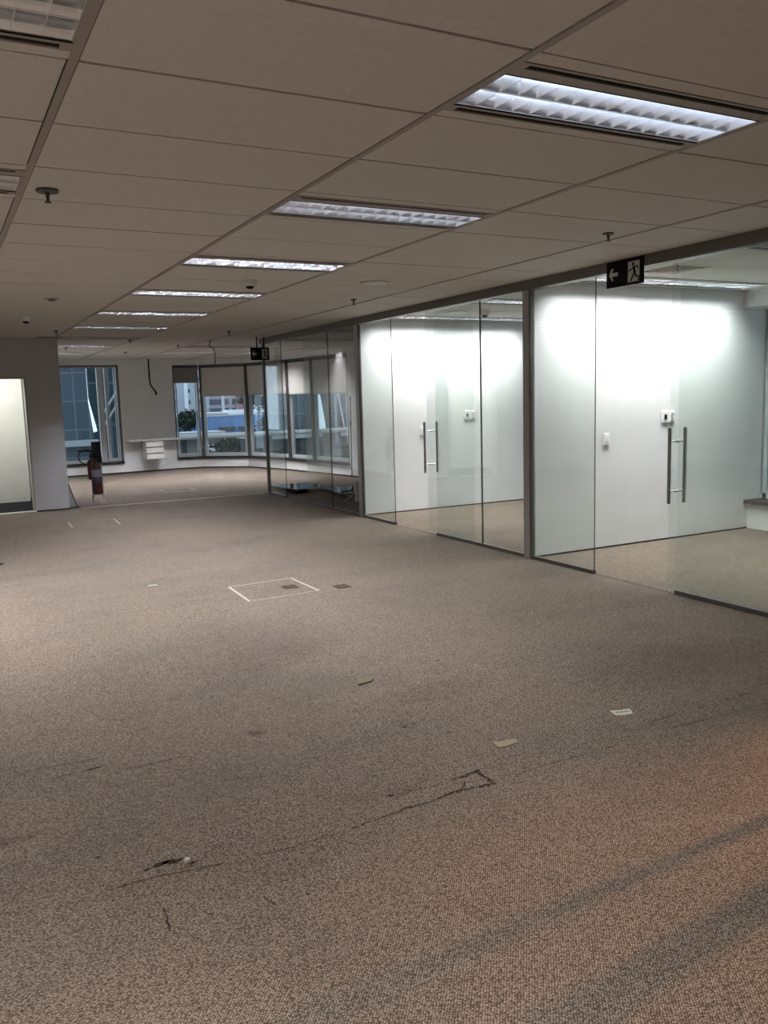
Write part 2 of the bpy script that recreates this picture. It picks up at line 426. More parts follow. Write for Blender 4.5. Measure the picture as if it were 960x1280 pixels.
# ---------------------------------------------------------------- light fixtures
def make_fixture(state, room=False, far=False):
    """bay 1.25 x 0.625, origin at its low x, low y corner on the ceiling plane"""
    r = root('ceiling_light', (0,0,0), '', 'ceiling light')
    W, D = 1.25, 0.625; a, b = 0.185, 0.485       # louvre band
    x0, x1 = 0.022, W-0.022
    p = MB()
    g = 0.004
    for y0, y1 in ((g, 0.075), (0.555, D-g)): p.box(g, W-g, y0, y1, 0.0, 0.01)
    p.build('side_tile', M['tile'], r)
    f = MB()
    # metal plate with two air slots
    for y0, y1 in ((0.079, 0.092), (0.124, a-0.006), (b+0.006, 0.512), (0.544, 0.555)): f.box(0.012, W-0.012, y0, y1, -0.003, 0.006)
    for y0, y1 in ((0.092, 0.124), (0.512, 0.544)):
        f.box(0.012, 0.05, y0, y1, -0.003, 0.006); f.box(W-0.05, W-0.012, y0, y1, -0.003, 0.006)
    f.box(0.012, x0, a-0.006, b+0.006, -0.003, 0.006); f.box(x1, W-0.012, a-0.006, b+0.006, -0.003, 0.006)
    f.build('plate', M['grid'], r)
    s = MB()
    for y0, y1 in ((0.092, 0.124), (0.512, 0.544)): s.box(0.05, W-0.05, y0, y1, 0.002, 0.02)
    # thin dark line round the louvre
    s.box(x0-0.004, x1+0.004, a-0.006, a-0.001, -0.0045, 0.0); s.box(x0-0.004, x1+0.004, b+0.001, b+0.006, -0.0045, 0.0)
    s.build('air_slot', M['gap'], r)
    h = MB(); t = 0.004
    h.box(x0, x1, a, b, 0.085, 0.089); h.box(x0, x1, a-t, a, 0.0, 0.089); h.box(x0, x1, b, b+t, 0.0, 0.089)
    h.box(x0-t, x0, a-t, b+t, 0.0, 0.089); h.box(x1, x1+t, a-t, b+t, 0.0, 0.089)
    h.build('housing', M['white'] if state == 'on' else M['louvre'], r)
    l = MB(); mid = (a+b)/2; hh = 0.05
    # three long parabolic reflectors
    def refl(yc, s0, s1):
        for sg in (s0, s1):
            if not sg: continue
            prev = None
            for i in range(6):
                z = hh*i/5; o = sg*(0.004 + 0.022*(1-(1-i/5)**2))
                cur = (yc+sg*0.001 + o, z)
                if prev: l.quad((x0, prev[0], prev[1]), (x1, prev[0], prev[1]), (x1, cur[0], cur[1]), (x0, cur[0], cur[1]))
                prev = cur
        l.box(x0, x1, yc-0.0035, yc+0.0035, -0.001, 0.004)
    refl(a+0.002, 0, 1); refl(mid, -1, 1); refl(b-0.002, -1, 0)
    n = 15; pitch_ = (x1-x0)/n
    for row in ((a+0.004, mid-0.003), (mid+0.003, b-0.004)):
        for i in range(n+1):
            xc = x0 + pitch_*i
            prevL = None
            for q in range(5):
                z = hh*q/4; o = 0.0015 + 0.005*(q/4)**1.6
                if prevL:
                    for sg in (-1, 1):
                        l.quad((xc+sg*prevL[0], row[0], prevL[1]), (xc+sg*prevL[0], row[1], prevL[1]), (xc+sg*o, row[1], z), (xc+sg*o, row[0], z))
                prevL = (o, z)
            l.box(xc-0.0015, xc+0.0015, row[0], row[1], -0.0005, 0.002)
            l.box(xc-0.0065, xc+0.0065, row[0], row[1], hh, hh+0.001)
    l.build('louvre', M['louvre'], r, smooth=False)
    for yc in ((a+mid)/2, (mid+b)/2):
        tb = MB(); tb.lathe([(0.0, x0+0.02), (0.013, x0+0.02), (0.013, x1-0.02), (0.0, x1-0.02)], (0, yc, 0.064), 12, axis='x')
        tb.build('tube', M['tube_off'] if state == 'off' else (M['tube_room'] if room else M['tube_far'] if far else M['tube_on']), r, smooth=True)
    return r
protos = {}
def place_fixture(x, y, state, room, label, group, power, color=LAMP_COL):
    far = y > 5 and not room; key = (state, room, far)
    if key not in protos: o = protos[key] = make_fixture(state, room, far)
    else: o = dup(protos[key])
    o.location = (x, y, H); o['label'] = label; o['group'] = group
    if state == 'on':
        area_light((x+0.625, y+0.335, H-0.012), 1.18, 0.29, power, color)
    return o
names = {(1,-1): 'large lit louvred ceiling light at upper right, nearest of the right row',
 (1,2): 'second lit louvred light of the hall row, with square crossed cells',
 (1,5): 'third lit louvred light of the long hall row, left of the smoke detector',
 (1,8): 'fourth lit louvred light along the hall row, bright narrow strip',
 (1,11): 'fifth lit louvred light of the hall row, a thin bright strip',
 (1,14): 'sixth lit louvred light of the hall row, last of the bright strips',
 (1,17): 'unlit dark louvred light just right of the top of the white block',
 (1,20): 'faint louvred light farthest but one before the left far window',
 (1,23): 'faint louvred light closest to the left far window',
 (-1,-1): 'unlit louvred light cut by the top left corner of the photo',
 (-1,2): 'small end of an unlit louvred light at left photo edge, left of the sprinkler',
 (3,23): 'faint louvred light in front of the hanging loose cable near far blinds',
 (3,20): 'unlit louvred light left of the far exit sign over the far floor',
 (4,17): 'unlit louvred light seen through the far glass panels, nearer one',
 (4,20): 'lit louvred light seen through the far glass, before the right blinds',
 (4,23): 'lit louvred light over the right far blinds, seen through glass'}
for (k, j), st in fix_hall.items():
    place_fixture(HX(k), HY(j), st, False, names.get((k, j), ('louvred ceiling light of the hall outside the picture, left of or behind the camera' if k < 0 else 'louvred ceiling light of the hall outside the picture, behind the camera on the right')),
                  'louvred ceiling lights of the hall', POWER[(k, j)])
rl = {0: 'lit louvred light beside the near office white wall, left of two', 1: 'lit louvred light beside the near office white wall, right of two',
      2: 'lit louvred light of the near office at the right photo edge', 3: 'lit louvred light of the near office, right one of front pair'}
for i, (x, y) in enumerate(r1): place_fixture(x, y, 'on', True, rl[i], 'louvred ceiling lights in the near office', ROOM_W if i in (0, 1) else 17.0, ROOM_COL)
rl = {0: 'lit louvred light washing the middle office white wall, left of two', 1: 'lit louvred light washing the middle office white wall, right of two',
      2: 'lit louvred light in front of the middle office smoke detector', 3: 'lit louvred light of the middle office hidden behind the near wall'}
for i, (x, y) in enumerate(r2_): place_fixture(x, y, 'on', True, rl[i], 'louvred ceiling lights in the middle office', ROOM_W if i in (0, 1) else 17.0, ROOM_COL)
for i, (x, y) in enumerate(r3_): place_fixture(x, y, 'off', True, 'unlit louvred light of the far glass office just behind its panels', 'louvred ceiling lights in the far office', ROOM_W)

# ================================================================ WALLS
wm = MB()
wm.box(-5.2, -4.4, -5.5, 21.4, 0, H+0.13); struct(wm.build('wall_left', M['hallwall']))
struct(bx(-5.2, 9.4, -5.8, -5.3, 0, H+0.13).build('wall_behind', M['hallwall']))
# white block with the doorway on the left (x from -4.4 to 1.75)
bm_ = MB()
YB = 13.78
bm_.box(1.262, 1.75, YB, 13.98, 0, H); bm_.box(-4.4, 0.10, YB, 13.98, 0, H); bm_.box(0.10, 1.262, YB, 13.98, 2.03, H)
bm_.box(1.55, 1.75, 13.98, 20.4, 0, H)
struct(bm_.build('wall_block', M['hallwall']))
# little lit room behind the doorway
rb = MB()
rb.box(-0.6, 1.33, 15.30, 15.42, 0.012, H); rb.box(1.33, 1.55, 15.75, 15.85, 0.012, H); rb.box(-0.6, -0.5, 13.98, 15.3, 0.012, H)
struct(rb.build('wall_doorway_room', M['wall']))
area_light((0.5, 14.6, H-0.03), 1.3, 0.5, 34, (1.0, 1.0, 0.88), spread=math.radians(160))
struct(bx(0.10, 1.262, 13.70, 13.78, 0, 0.014).build('trim_1', M['cream']))
# thin lighter door lining
dm = MB(); dm.box(1.236, 1.262, YB-0.012, 13.99, 0.0, 2.03); dm.box(0.10, 1.262, YB-0.012, 13.99, 2.005, 2.03)
struct(dm.build('trim_2', mat('door_lining', (0.42, 0.41, 0.36), 0.5)))
# floor strip across the hall
struct(bx(1.75, GX-0.06, 13.70, 13.735, 0, 0.006).build('trim_3', mat('floor_strip', (0.42, 0.38, 0.33), 0.5)))
# partition walls between offices
def part_wall(name, y0, y1):
    struct(bx(GX+0.05, 8.3, y0, y1, 0.0, H).build(name, M['wall']))
part_wall('wall_near_office', 6.42, 6.52); part_wall('wall_middle_office', 10.12, 10.22)
part_wall('wall_front', 2.66, 2.76)
for nm, yy in (('baseboard_near_office', 6.42), ('baseboard_middle_office', 10.12)):
    struct(bx(GX+0.05, 8.0, yy-0.006, yy, 0.0, 0.016).build(nm, M['skirt']))
# outer wall of the offices: low wall, sill, bulkhead, window
def office_outer(ya, yb, n):
    o = MB(); o.box(8.0, 8.3, ya, yb, 0, 0.285); struct(o.build('wall_right_%s' % n, M['wall']))
    struct(bx(7.94, 8.3, ya, yb, 0.285, 0.325).build('trim_sill_%s' % n, M['sill']))
    struct(bx(7.86, 8.3, ya, yb, 2.43, H).build('trim_bulkhead_%s' % n, M['wall']))
    f = MB(); y = yb-0.02
    wr = sroot('window_%d' % (10+n))
    while y > ya+0.3:
        f.box(8.22, 8.28, y-0.05, y, 0.325, 2.43); y -= 1.22
    f.box(8.22, 8.28, ya, yb, 0.325, 0.38); f.box(8.22, 8.28, ya, yb, 2.38, 2.43)
    f.build('window_frame', M['alu_light'], wr)
    bx(8.245, 8.255, ya, yb, 0.38, 2.38).build('pane', M['winglass'], wr)
office_outer(2.76, 6.42, 1); office_outer(6.52, 10.12, 2); office_outer(-5.3, 2.66, 3)
blind_near = bx(8.17, 8.18, -5.3, 2.6, 0.4, 2.42)
tag(blind_near.build('roller_blind', M['blind_dark']), 'grey roller blind outside the picture in the front office window', 'blind')

# far faceted window wall (inner face points)
V = [(1.75, 19.9), (2.2, 19.92), (3.80, 20.02), (5.08, 20.2), (5.70, 20.16), (6.58, 19.40), (7.00, 17.83), (7.14, 16.80), (7.36, 15.40), (7.62, 13.4), (8.02, 10.22)]
def seg_frame(a, b):
    A, B = Vector((*V[a], 0)), Vector((*V[b], 0)); d = (B-A); L = d.length; d.normalize(); n = Vector((-d.y, d.x, 0))   # n points outward (left of travel)
    return A, d, n, L
def seg_box(mb, a, b, t0, t1, n0, n1, z0, z1, mi=0, f0=0.0, f1=0.0):
    A, d, n, L = seg_frame(a, b)
    c = A + d*((t0+t1)/2) + n*((n0+n1)/2) + Vector((0,0,(z0+z1)/2))
    mb.obox(c, d*((t1-t0)/2), n*((n1-n0)/2), Vector((0,0,(z1-z0)/2)), mi)
TOPZ = 2.47; SZ = 0.285
wf = MB(); sk = MB(); sl = MB(); base = MB()
windows = [(1, 2), (3, 4), (4, 5), (5, 6), (6, 7), (7, 8)]
for i in range(len(V)-1):
    A, d, n, L = seg_frame(i, i+1)
    if (i, i+1) in windows:
        seg_box(wf, i, i+1, 0, L, 0, 0.25, 0, SZ-0.055); seg_box(wf, i, i+1, 0, L, 0, 0.25, TOPZ, H)
        seg_box(sl, i, i+1, 0, L, -0.035, 0.20, SZ-0.055, SZ)
    else:
        seg_box(wf, i, i+1, 0, L, 0, 0.25, 0, H)
    seg_box(base, i, i+1, 0, L, -0.012, 0.0, 0.0, 0.035)
struct(wf.build('wall_back', M['wall'])); struct(sl.build('trim_sill_back', M['sill'])); struct(base.build('baseboard_back', M['skirt']))
wn = 0
for (a, b) in windows:
    wn += 1
    A, d, n, L = seg_frame(a, b); wr = sroot('window_%d' % wn)
    f = MB(); e = 0.05; z0, z1 = SZ, TOPZ
    seg_box(f, a, b, 0.0, 0.045, 0.08, 0.15, z0, z1); seg_box(f, a, b, L-0.045, L, 0.08, 0.15, z0, z1)
    seg_box(f, a, b, 0, L, 0.08, 0.15, z0, z0+0.05); seg_box(f, a, b, 0, L, 0.08, 0.15, z1-0.05, z1)
    f.build('window_frame', M['alu_light'], wr)
    s = MB(); seg_box(s, a, b, 0.07, 0.09, 0.09, 0.14, z0+0.05, z1-0.05); seg_box(s, a, b, L-0.09, L-0.07, 0.09, 0.14, z0+0.05, z1-0.05)
    seg_box(s, a, b, 0.07, L-0.07, 0.09, 0.14, z0+0.05, z0+0.075)
    if wn == 1: seg_box(s, a, b, 1.13, 1.25, 0.04, 0.14, z0, z1-0.02); seg_box(s, a, b, 1.30, 1.35, 0.05, 0.14, z0, z1-.02)
    s.build('sash', M['alu_light'], wr)
    g = MB(); seg_box(g, a, b, 0.045, L-0.045, 0.11, 0.118, z0+0.05, z1-0.05); g.build('pane', M['winglass'], wr)
    # dark strips standing in for shadow at the sides and top of each opening
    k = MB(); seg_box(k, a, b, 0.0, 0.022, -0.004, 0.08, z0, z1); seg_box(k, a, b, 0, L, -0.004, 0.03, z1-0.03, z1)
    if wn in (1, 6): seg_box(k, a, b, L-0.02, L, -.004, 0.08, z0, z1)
    k.build('shadow_strip', M['alu_dark'], wr)
# blinds
bl_lab = {2: 'narrow dark grey roller blind, short drop, leftmost of the blinds', 3: 'broad beige roller blind between narrow blind and far exit sign',
          4: 'beige roller blind just behind the far glass end post', 5: 'roller blind seen through far glass, left of the light glow', 6: 'rightmost roller blind, seen through glass under the light glow'}
for i, (a, b) in enumerate(windows):
    wn = i+1
    if wn == 1: continue
    A, d, n, L = seg_frame(a, b); zb = {2: 2.07, 3: 1.74, 4: 1.74, 5: 1.72, 6: 1.70}[wn]
    rbn = root('roller_blind', (A.x, A.y, 0), bl_lab[wn], 'blind', 'roller blinds on the far window wall')
    def loc_box(t0, t1, n0, n1, z0, z1):
        m = MB(); c = d*((t0+t1)/2) + n*((n0+n1)/2) + Vector((0,0,(z0+z1)/2)); m.obox(c, d*((t1-t0)/2), n*((n1-n0)/2), Vector((0,0,(z1-z0)/2))); return m
    loc_box(0.03, L-0.03, 0.055, 0.059, zb, TOPZ-0.06).build('cloth', M['blind_dark'] if wn == 2 else M['blind'], rbn)
    loc_box(0.03, L-0.03, 0.048, 0.066, zb-0.022, zb).build('bottom_bar', M['alu'], rbn)
    m = MB(); p0 = d*0.03 + n*0.05 + Vector((0,0,TOPZ-0.055)); p1 = d*(L-0.03) + n*0.05 + Vector((0,0,TOPZ-0.055)); m.tube([p0, p1], 0.02, 10); m.build('roller_tube', M['alu_dark'], rbn)

# ================================================================ GLASS PARTITION
# header
struct(bx(GX-0.055, GX+0.05, 2.7, 13.66, H-0.085, H).build('trim_header', M['header']))
posts = [('partition_post', 6.41, 6.50, 'grey aluminium post between the near and middle glass offices'),
         ('partition_post', 10.01, 10.10, 'grey aluminium post between the middle and far glass offices')]
for nm, y0, y1, lab in posts:
    r = root(nm, (GX, (y0+y1)/2, 0), lab, 'post', 'posts of the glass partition')
    hw = (y1-y0)/2
    bx(-0.024, 0.02, -hw, hw, 0, H-0.085).build('profile', M['alu'], r)
    bx(-0.02, 0.018, -hw-0.012, -hw, 0.0, H-0.085).build('channel', M['alu_dark'], r)
    bx(-0.02, 0.018, hw, hw+0.008, 0.0, H-0.085).build('channel', M['alu_dark'], r)
for yy, hw, lab in ((1.905, 0.026, 'added unseen post that casts the wide shadow band on the carpet'), (2.045, 0.012, 'added slim unseen post that casts the faint second shadow band')):  # unseen posts added to throw the two shadow bands on the carpet
    rr = root('partition_post', (GX, yy, 0), lab, 'post', 'posts of the glass partition')
    bx(-0.02, 0.02, -hw, hw, 0, H).build('profile', M['alu'], rr)
r = root('end_post', (GX, 13.62, 0), 'thin dark end post of the far glass office under the exit sign', 'post')
bx(-0.022, 0.02, -0.03, 0.03, 0, H-0.085).build('profile', mat('end_post_grey', (0.2,0.21,0.2), 0.5, 0.3), r)
def glass_panel(y0, y1, label, rail=True, ch=True, x=GX, end_rail=0.0):
    r = root('glass_screen', (x, (y0+y1)/2, 0), label, 'glass screen', 'fixed screens of the glass partition')
    h = (y1-y0)/2
    p = MB(); z0 = 0.03; z1 = H-0.087
    p.box(-0.006, 0.006, -h, h, z0, z1)
    o = p.build('pane', [M['glass'], M['glass_edge']], r)
    for f in o.data.polygons:
        if f.normal.y < -0.5: f.material_index = 1
    if rail: bx(-0.018, 0.018, -h, h+end_rail, 0.0, 0.032).build('bottom_rail', M['alu_dark'], r)
    return r
# near office
glass_panel(5.535, 6.39, 'narrow fixed glass panel right of the near-middle post, before the white wall')
pB = glass_panel(3.602, 4.615, 'fixed glass panel at the right edge behind the steel door handles')
pC = glass_panel(2.78, 3.592, 'fixed glass panel beyond the right edge of the photo')
# middle office
glass_panel(9.13, 10.00, 'narrow fixed glass panel right of the far-middle post')
pM = glass_panel(7.240, 8.13, 'wide fixed glass panel behind the middle office door handles')
pD = glass_panel(6.515, 7.230, 'fixed glass panel left of the near-middle post, no handle')
# far office
glass_panel(12.80, 13.58, 'fixed glass panel beside the dark end post, with short rail')
glass_panel(11.01, 11.86, 'fixed glass panel of the far office with dark tabletops behind it')
pE = glass_panel(10.12, 11.00, 'fixed glass panel left of the far-middle post')
# dark silicone joints between neighbouring panes, each carried by one of its panes
for scr, y in ((pC, 3.597), (pD, 7.235), (pE, 11.005)):
    yy = y - scr.location.y
    bx(-0.0075, 0.0075, yy-0.0048, yy+0.0048, 0.032, H-0.087).build('joint', M['glass_edge'], scr)
def glass_door(y_edge, width, label, handle=True):
    x = GX+0.035
    r = root('glass_door', (x, y_edge-width/2, 0), label, 'glass door', 'sliding glass doors')
    h = width/2
    o = bx(-0.005, 0.005, -h, h, 0.012, H-0.089).build('pane', [M['glass'], M['glass_edge']], r)
    e = h-0.075
    if handle:
        hd = MB()
        for sx in (-0.082, 0.082):
            hd.lathe([(0.0, 0.705), (0.0135, 0.705), (0.0135, 1.285), (0.0, 1.285)], (sx, e, 0), 16)
        ho = hd.build('handle', M['steel'], r, smooth=True)
        st = MB()
        for z in (0.80, 1.183): st.lathe([(0.0, -0.08), (0.007, -0.08), (0.007, 0.08), (0.0, 0.08)], (0, e, z), 12, axis='x'); st.lathe([(0.0, -0.014), (0.012, -0.014), (0.012, 0.014), (0, 0.014)], (0, e, z), 12, axis='x')
        st.build('standoff', M['chrome'], ho, smooth=True)
    return r
glass_door(4.735, 0.95, 'open sliding glass door of the near office with tall steel bar handle')
glass_door(8.38, 0.95, 'open sliding glass door of the middle office with steel bar handle')
glass_door(12.02, 0.95, 'open sliding glass door of the far office without visible handle', handle=False)
# threshold lines in the door openings
for i, (y0, y1) in enumerate(((4.615, 5.535), (8.13, 9.13), (11.86, 12.80))):
    struct(bx(GX-0.004, GX+0.004, y0, y1, 0.0, 0.002).build('trim_%d' % (5+i), M['soil']))

# ================================================================ EXIT SIGNS
def exit_sign(name, origin, ax, width, height, label):
    """origin: lower left corner as seen; ax: unit vector to the viewer's right"""
    r = root(name, origin, label, 'exit sign', 'emergency exit signs')
    ax = Vector(ax); up_ = Vector((0,0,1)); out = ax.cross(up_)      # towards the viewer
    if out.dot(-Vector(origin)) < 0: out = -out
    def P(s, t, o): return ax*(s*width) + up_*(t*height) + out*o
    m = MB(); m.obox(P(.5, .5, -0.006), ax*(width/2), out*0.006, up_*(height/2)); m.build('board', M['black'], r)
    def poly(pts, name, mt, o=0.0008, par=r):
        q = MB(); q.prism([P(s, t, o) for s, t in pts], out*0.0008); return q.build(name, mt, par)
    poly([(.07, .50), (.15, .74), (.195, .74), (.155, .57), (.315, .57), (.315, .43), (.155, .43), (.195, .27), (.15, .27)], 'arrow', M['signwhite'])
    sq = poly([(.60, .10), (.905, .10), (.905, .88), (.60, .88)], 'pictogram', M['signwhite'])
    f = MB()
    W_ = 0.305; 
    def Q(s, t): return (.60 + s*W_, .10 + t*.78)
    def bar(a, b, wd):
        a3, b3 = Vector(P(*Q(*a), 0.0018)), Vector(P(*Q(*b), 0.0018)); d = (b3-a3).normalized(); nn = d.cross(out)*wd*width
        a3 = a3 - d*wd*width*.5; b3 = b3 + d*wd*width*.5
        f.prism([a3-nn, b3-nn, b3+nn, a3+nn], out*0.0008)
    c = Q(.45, .86); f.prism([P(c[0]+.032*math.cos(i*math.pi/6), c[1]+.062*math.sin(i*math.pi/6), .0018) for i in range(12)], out*0.0008)
    bar((.52, .72), (.60, .45), .028); bar((.50, .72), (.30, .60), .012); bar((.30, .60), (.05, .54), .012)
    bar((.55, .74), (.78, .74), .013); bar((.78, .74), (.90, .60), .013)
    bar((.58, .45), (.45, .28), .020); bar((.45, .28), (.26, .06), .018)
    bar((.62, .42), (.76, .22), .018); bar((.76, .22), (1.0, .22), .014)
    bar((.92, .05), (.99, .12), .02)
    f.build('running_figure', M['black'], sq)
    return r
es = exit_sign('exit_sign', (GX-0.068, 5.335, 2.395), (0, -1, 0), 0.40, 0.200, 'black exit sign with arrow and running figure fixed above near glass office')
e2 = exit_sign('exit_sign', (4.605, 13.20, 2.232), (1, 0, 0), 0.315, 0.202, 'small far black exit sign hanging at the end post of the glass')
m = MB(); m.box(0.10, 0.115, -0.008, 0.012, 0.19, H-2.232); m.box(0.22, 0.235, -0.008, 0.012, 0.19, H-2.232); m.build('hanger', M['black'], e2)

# ================================================================ SWITCHES
def plate(x, y, z, kind, label, group=None):
    r = root('wall_switch' if kind != 'thermostat' else 'wall_thermostat', (x, y, z), label, 'switch' if kind != 'thermostat' else 'thermostat', group)
    w_, h_ = (0.040, 0.060)
    if kind == 'thermostat': w_, h_ = 0.05, 0.062
    o = bx(-w_, w_, -0.014, 0, -h_, h_).build('plate', M['white'], r, bevel=0.008)
    if kind == 'single': bx(-0.013, 0.013, -0.02, -0.013, -0.022, 0.022).build('rocker', M['cream'], r, bevel=0.002)
    if kind == 'double':
        for z_ in (-0.024, 0.024): bx(-0.02, 0.02, -0.019, -0.013, z_-0.015, z_+0.015).build('rocker', M['cream'], r, bevel=0.002)
        bx(-0.012, 0.012, -0.021, -0.018, 0.03, 0.034).build('slot', M['black'], r); bx(-0.012, 0.012, -0.021, -0.018, -0.02, -0.016).build('slot', M['black'], r)
    if kind == 'thermostat': bx(-0.017, 0.017, -0.018, -0.013, -0.026, 0.024).build('display', M['black'], r)
    return r
plate(5.905, 6.42, 1.10, 'single', 'white light switch alone on the near office wall, lower left')
plate(6.705, 6.42, 1.295, 'thermostat', 'white thermostat with black display on the near office wall')
plate(6.80, 6.42, 1.295, 'double', 'white double switch right of the near office thermostat')
plate(5.96, 10.12, 1.10, 'single', 'white light switch beside the middle office door handle')
plate(6.705, 10.12, 1.295, 'thermostat', 'white thermostat with black display on the middle office wall')
plate(6.80, 10.12, 1.295, 'double', 'white double switch right of the middle office thermostat')

# ================================================================ CEILING DEVICES
def sprinkler(x, y, label, disc=0.035, drop=0.055):
    r = root('sprinkler', (x, y, H), label, 'sprinkler', 'sprinklers on the ceiling')
    m = MB(); m.lathe([(0, -0.012), (disc, -0.012), (disc*1.06, -0.006), (disc, 0.0), (0, 0.0)], seg=24); m.build('escutcheon', M['alu_dark'], r, smooth=True)
    m = MB(); m.lathe([(0, -drop+0.006), (0.007, -drop+0.006), (0.009, -0.03), (0.013, -0.012), (0, -0.012)], seg=12); m.build('body', M['alu_dark'], r, smooth=True)
    m = MB(); m.lathe([(0, -drop), (0.017, -drop), (0.016, -drop+0.004), (0, -drop+0.006)], seg=14); m.build('deflector', M['alu_dark'], r, smooth=True)
    return r
sprinkler(0.575, 4.454, 'dark pendent sprinkler with wide disc near the left photo edge', 0.05, 0.06)
sprinkler(4.018, 4.36, 'pendent sprinkler left of and above the near exit sign', 0.035, 0.055)
sprinkler(3.996, 8.139, 'pendent sprinkler beside the round ceiling speaker', 0.03, 0.06)
sprinkler(3.945, 12.23, 'small pendent sprinkler before the hanging exit sign', 0.03, 0.06)
sprinkler(3.948, 15.17, 'small pendent sprinkler over the far floor right of wall cable', 0.03, 0.06)
sprinkler(2.898, 14.10, 'small pendent sprinkler at the end of the unlit light', 0.035, 0.05)
sprinkler(1.576, 12.427, 'pendent sprinkler close to the top of the white block corner', 0.03, 0.06)
sprinkler(2.16, 15.9, 'small sprinkler between the two faint lights at left far window', 0.03, 0.05)
sprinkler(3.45, 17.3, 'farthest small sprinkler before the wall with the cable', 0.04, 0.05)
def detector(x, y, label, h=0.05):
    r = root('smoke_detector', (x, y, H), label, 'smoke detector', 'smoke detectors on the ceiling')
    m = MB(); m.lathe([(0, -h*.75), (0.045, -h*.75), (0.056, -h*.6), (0.06, 0), (0, 0)], seg=24); m.build('base', M['cream'], r, smooth=True)
    m = MB(); m.lathe([(0, -h*1.05), (0.022, -h*1.05), (0.034, -h*.9), (0.034, -h*.75), (0, -h*.75)], seg=20); m.build('sensor', M['rubber'], r, smooth=True)
detector(2.495, 7.089, 'round smoke detector between the third and fourth hall lights', 0.07)
detector(1.03, 10.627, 'round smoke detector over the left doorway side', 0.07)
detector(6.06, 8.72, 'dark smoke detector seen through the middle office glass', 0.09)
def speaker(x, y, label, rad=0.10):
    r = root('ceiling_speaker', (x, y, H), label, 'speaker', 'round ceiling speakers')
    m = MB(); m.lathe([(0, -0.012), (rad*.85, -0.012), (rad, -0.004), (rad, 0), (0, 0)], seg=32); m.build('grille', M['cream'], r, smooth=True)
    m = MB(); m.lathe([(rad, -0.006), (rad+.008, -0.004), (rad+.008, 0), (rad, 0)], seg=32); m.build('rim', M['grid'], r, smooth=True)
speaker(3.613, 6.923, 'round pale ceiling speaker right of the hall lights', 0.12)
speaker(5.86, 9.05, 'round pale ceiling speaker in the middle office', 0.14)
r = root('ceiling_access_cap', (1.10, 8.80, H), 'flat dark round cap on the ceiling above the left wall detector', 'ceiling cap')
m = MB(); m.lathe([(0, -0.012), (0.06, -0.010), (0.07, 0), (0, 0)], seg=20); m.build('cap', M['alu'], r, smooth=True)
m = MB(); m.lathe([(0, -0.022), (0.03, -0.022), (0.035, -0.01), (0, -0.01)], seg=16); m.build('boss', M['alu_dark'], r, smooth=True)
r = root('ceiling_slot_vent', (1.62, 13.6, H), 'dark slot in the ceiling above the left white block', 'vent')
bx(-0.15, 0.15, -0.03, 0.03, -0.012, 0).build('slot', M['gap'], r); bx(-0.17, 0.17, -0.045, -0.03, -0.014, 0).build('frame', M['grid'], r); bx(-0.17, 0.17, 0.03, 0.045, -0.014, 0).build('frame', M['grid'], r)
# square four way diffuser in the near office
r = root('air_diffuser', (5.78, 5.45, H), 'square four-way air diffuser on the near office ceiling', 'air diffuser')
for k, s in enumerate((0.21, 0.155, 0.10, 0.05)):
    m = MB(); z = -0.006 - 0.004*k; t = 0.020
    for sx in (-1, 1):
        m.box(min(sx*s, sx*(s-t)), max(sx*s, sx*(s-t)), -s, s, z, z+0.006); m.box(-s+t, s-t, min(sx*s, sx*(s-t)), max(sx*s, sx*(s-t)), z, z+0.006)
    m.build('vane', M['tile'], r)
bx(-0.2, 0.2, -0.2, 0.2, -0.003, 0.0).build('throat', M['gap'], r)
def cable(name, pts, rad, label, plug=None):
    r = root(name, pts[0], label, 'cable'); P0 = Vector(pts[0])
    # smooth catmull
    q = []
    pp = [Vector(p)-P0 for p in pts]; pp = [pp[0]] + pp + [pp[-1]]
    for i in range(1, len(pp)-2):
        for t in range(6):
            u = t/6; a, b, c, d = pp[i-1], pp[i], pp[i+1], pp[i+2]
            q.append(0.5*((2*b) + (c-a)*u + (2*a-5*b+4*c-d)*u*u + (3*b-a-3*c+d)*u**3))
    q.append(pp[-2])
    m = MB(); m.tube(q, rad, 6); m.build('cord', M['rubber'], r, smooth=True)
    if plug:
        m = MB(); e = q[-1]; m.lathe([(0, -0.06), (0.02, -0.06), (0.026, -0.02), (0.014, 0.02), (0, 0.02)], tuple(e), 12); m.build('plug', M['rubber'], r, smooth=True)
    return r
cable('hanging_cable', [(4.47, 19.9, H), (4.47, 19.9, 2.4), (4.48, 19.9, 2.05), (4.55, 19.9, 1.92), (4.60, 19.9, 1.84)], 0.018, 'thick black cable hanging from the ceiling above the far wall shelf', True)
cable('loose_wire', [(4.17, 13.9, H), (4.14, 13.9, 2.54), (4.15, 13.9, 2.48), (4.22, 13.9, 2.44), (4.22, 13.9, 2.20)], 0.008, 'thin loose wire hanging from the ceiling left of far exit sign', False)
cable('loose_wire', [(5.54, 5.20, H), (5.47, 5.12, 2.565), (5.43, 5.10, 2.545), (5.44, 5.08, 2.52)], 0.003, 'thin black wire hooked from the near office ceiling beside diffuser', False)
# blind pull rod near the right end of the far wall
r = root('blind_rod', (7.31, 15.22, 0.0), 'thin black rod standing at the right end of the far wall, behind glass', 'rod')
m = MB(); m.tube([(0, 0, 0), (0.01, -0.02, 1.58)], 0.012, 8); m.build('rod', M['rubber'], r)
m = MB(); m.lathe([(0, 1.03), (0.016, 1.04), (0.02, 1.09), (0.016, 1.14), (0, 1.15)], (0.006, -0.012, 0), 10); m.lathe([(0, 1.55), (0.014, 1.56), (0.014, 1.61), (0, 1.62)], (0.01, -0.02, 0), 10); m.build('grip', M['rubber'], r)

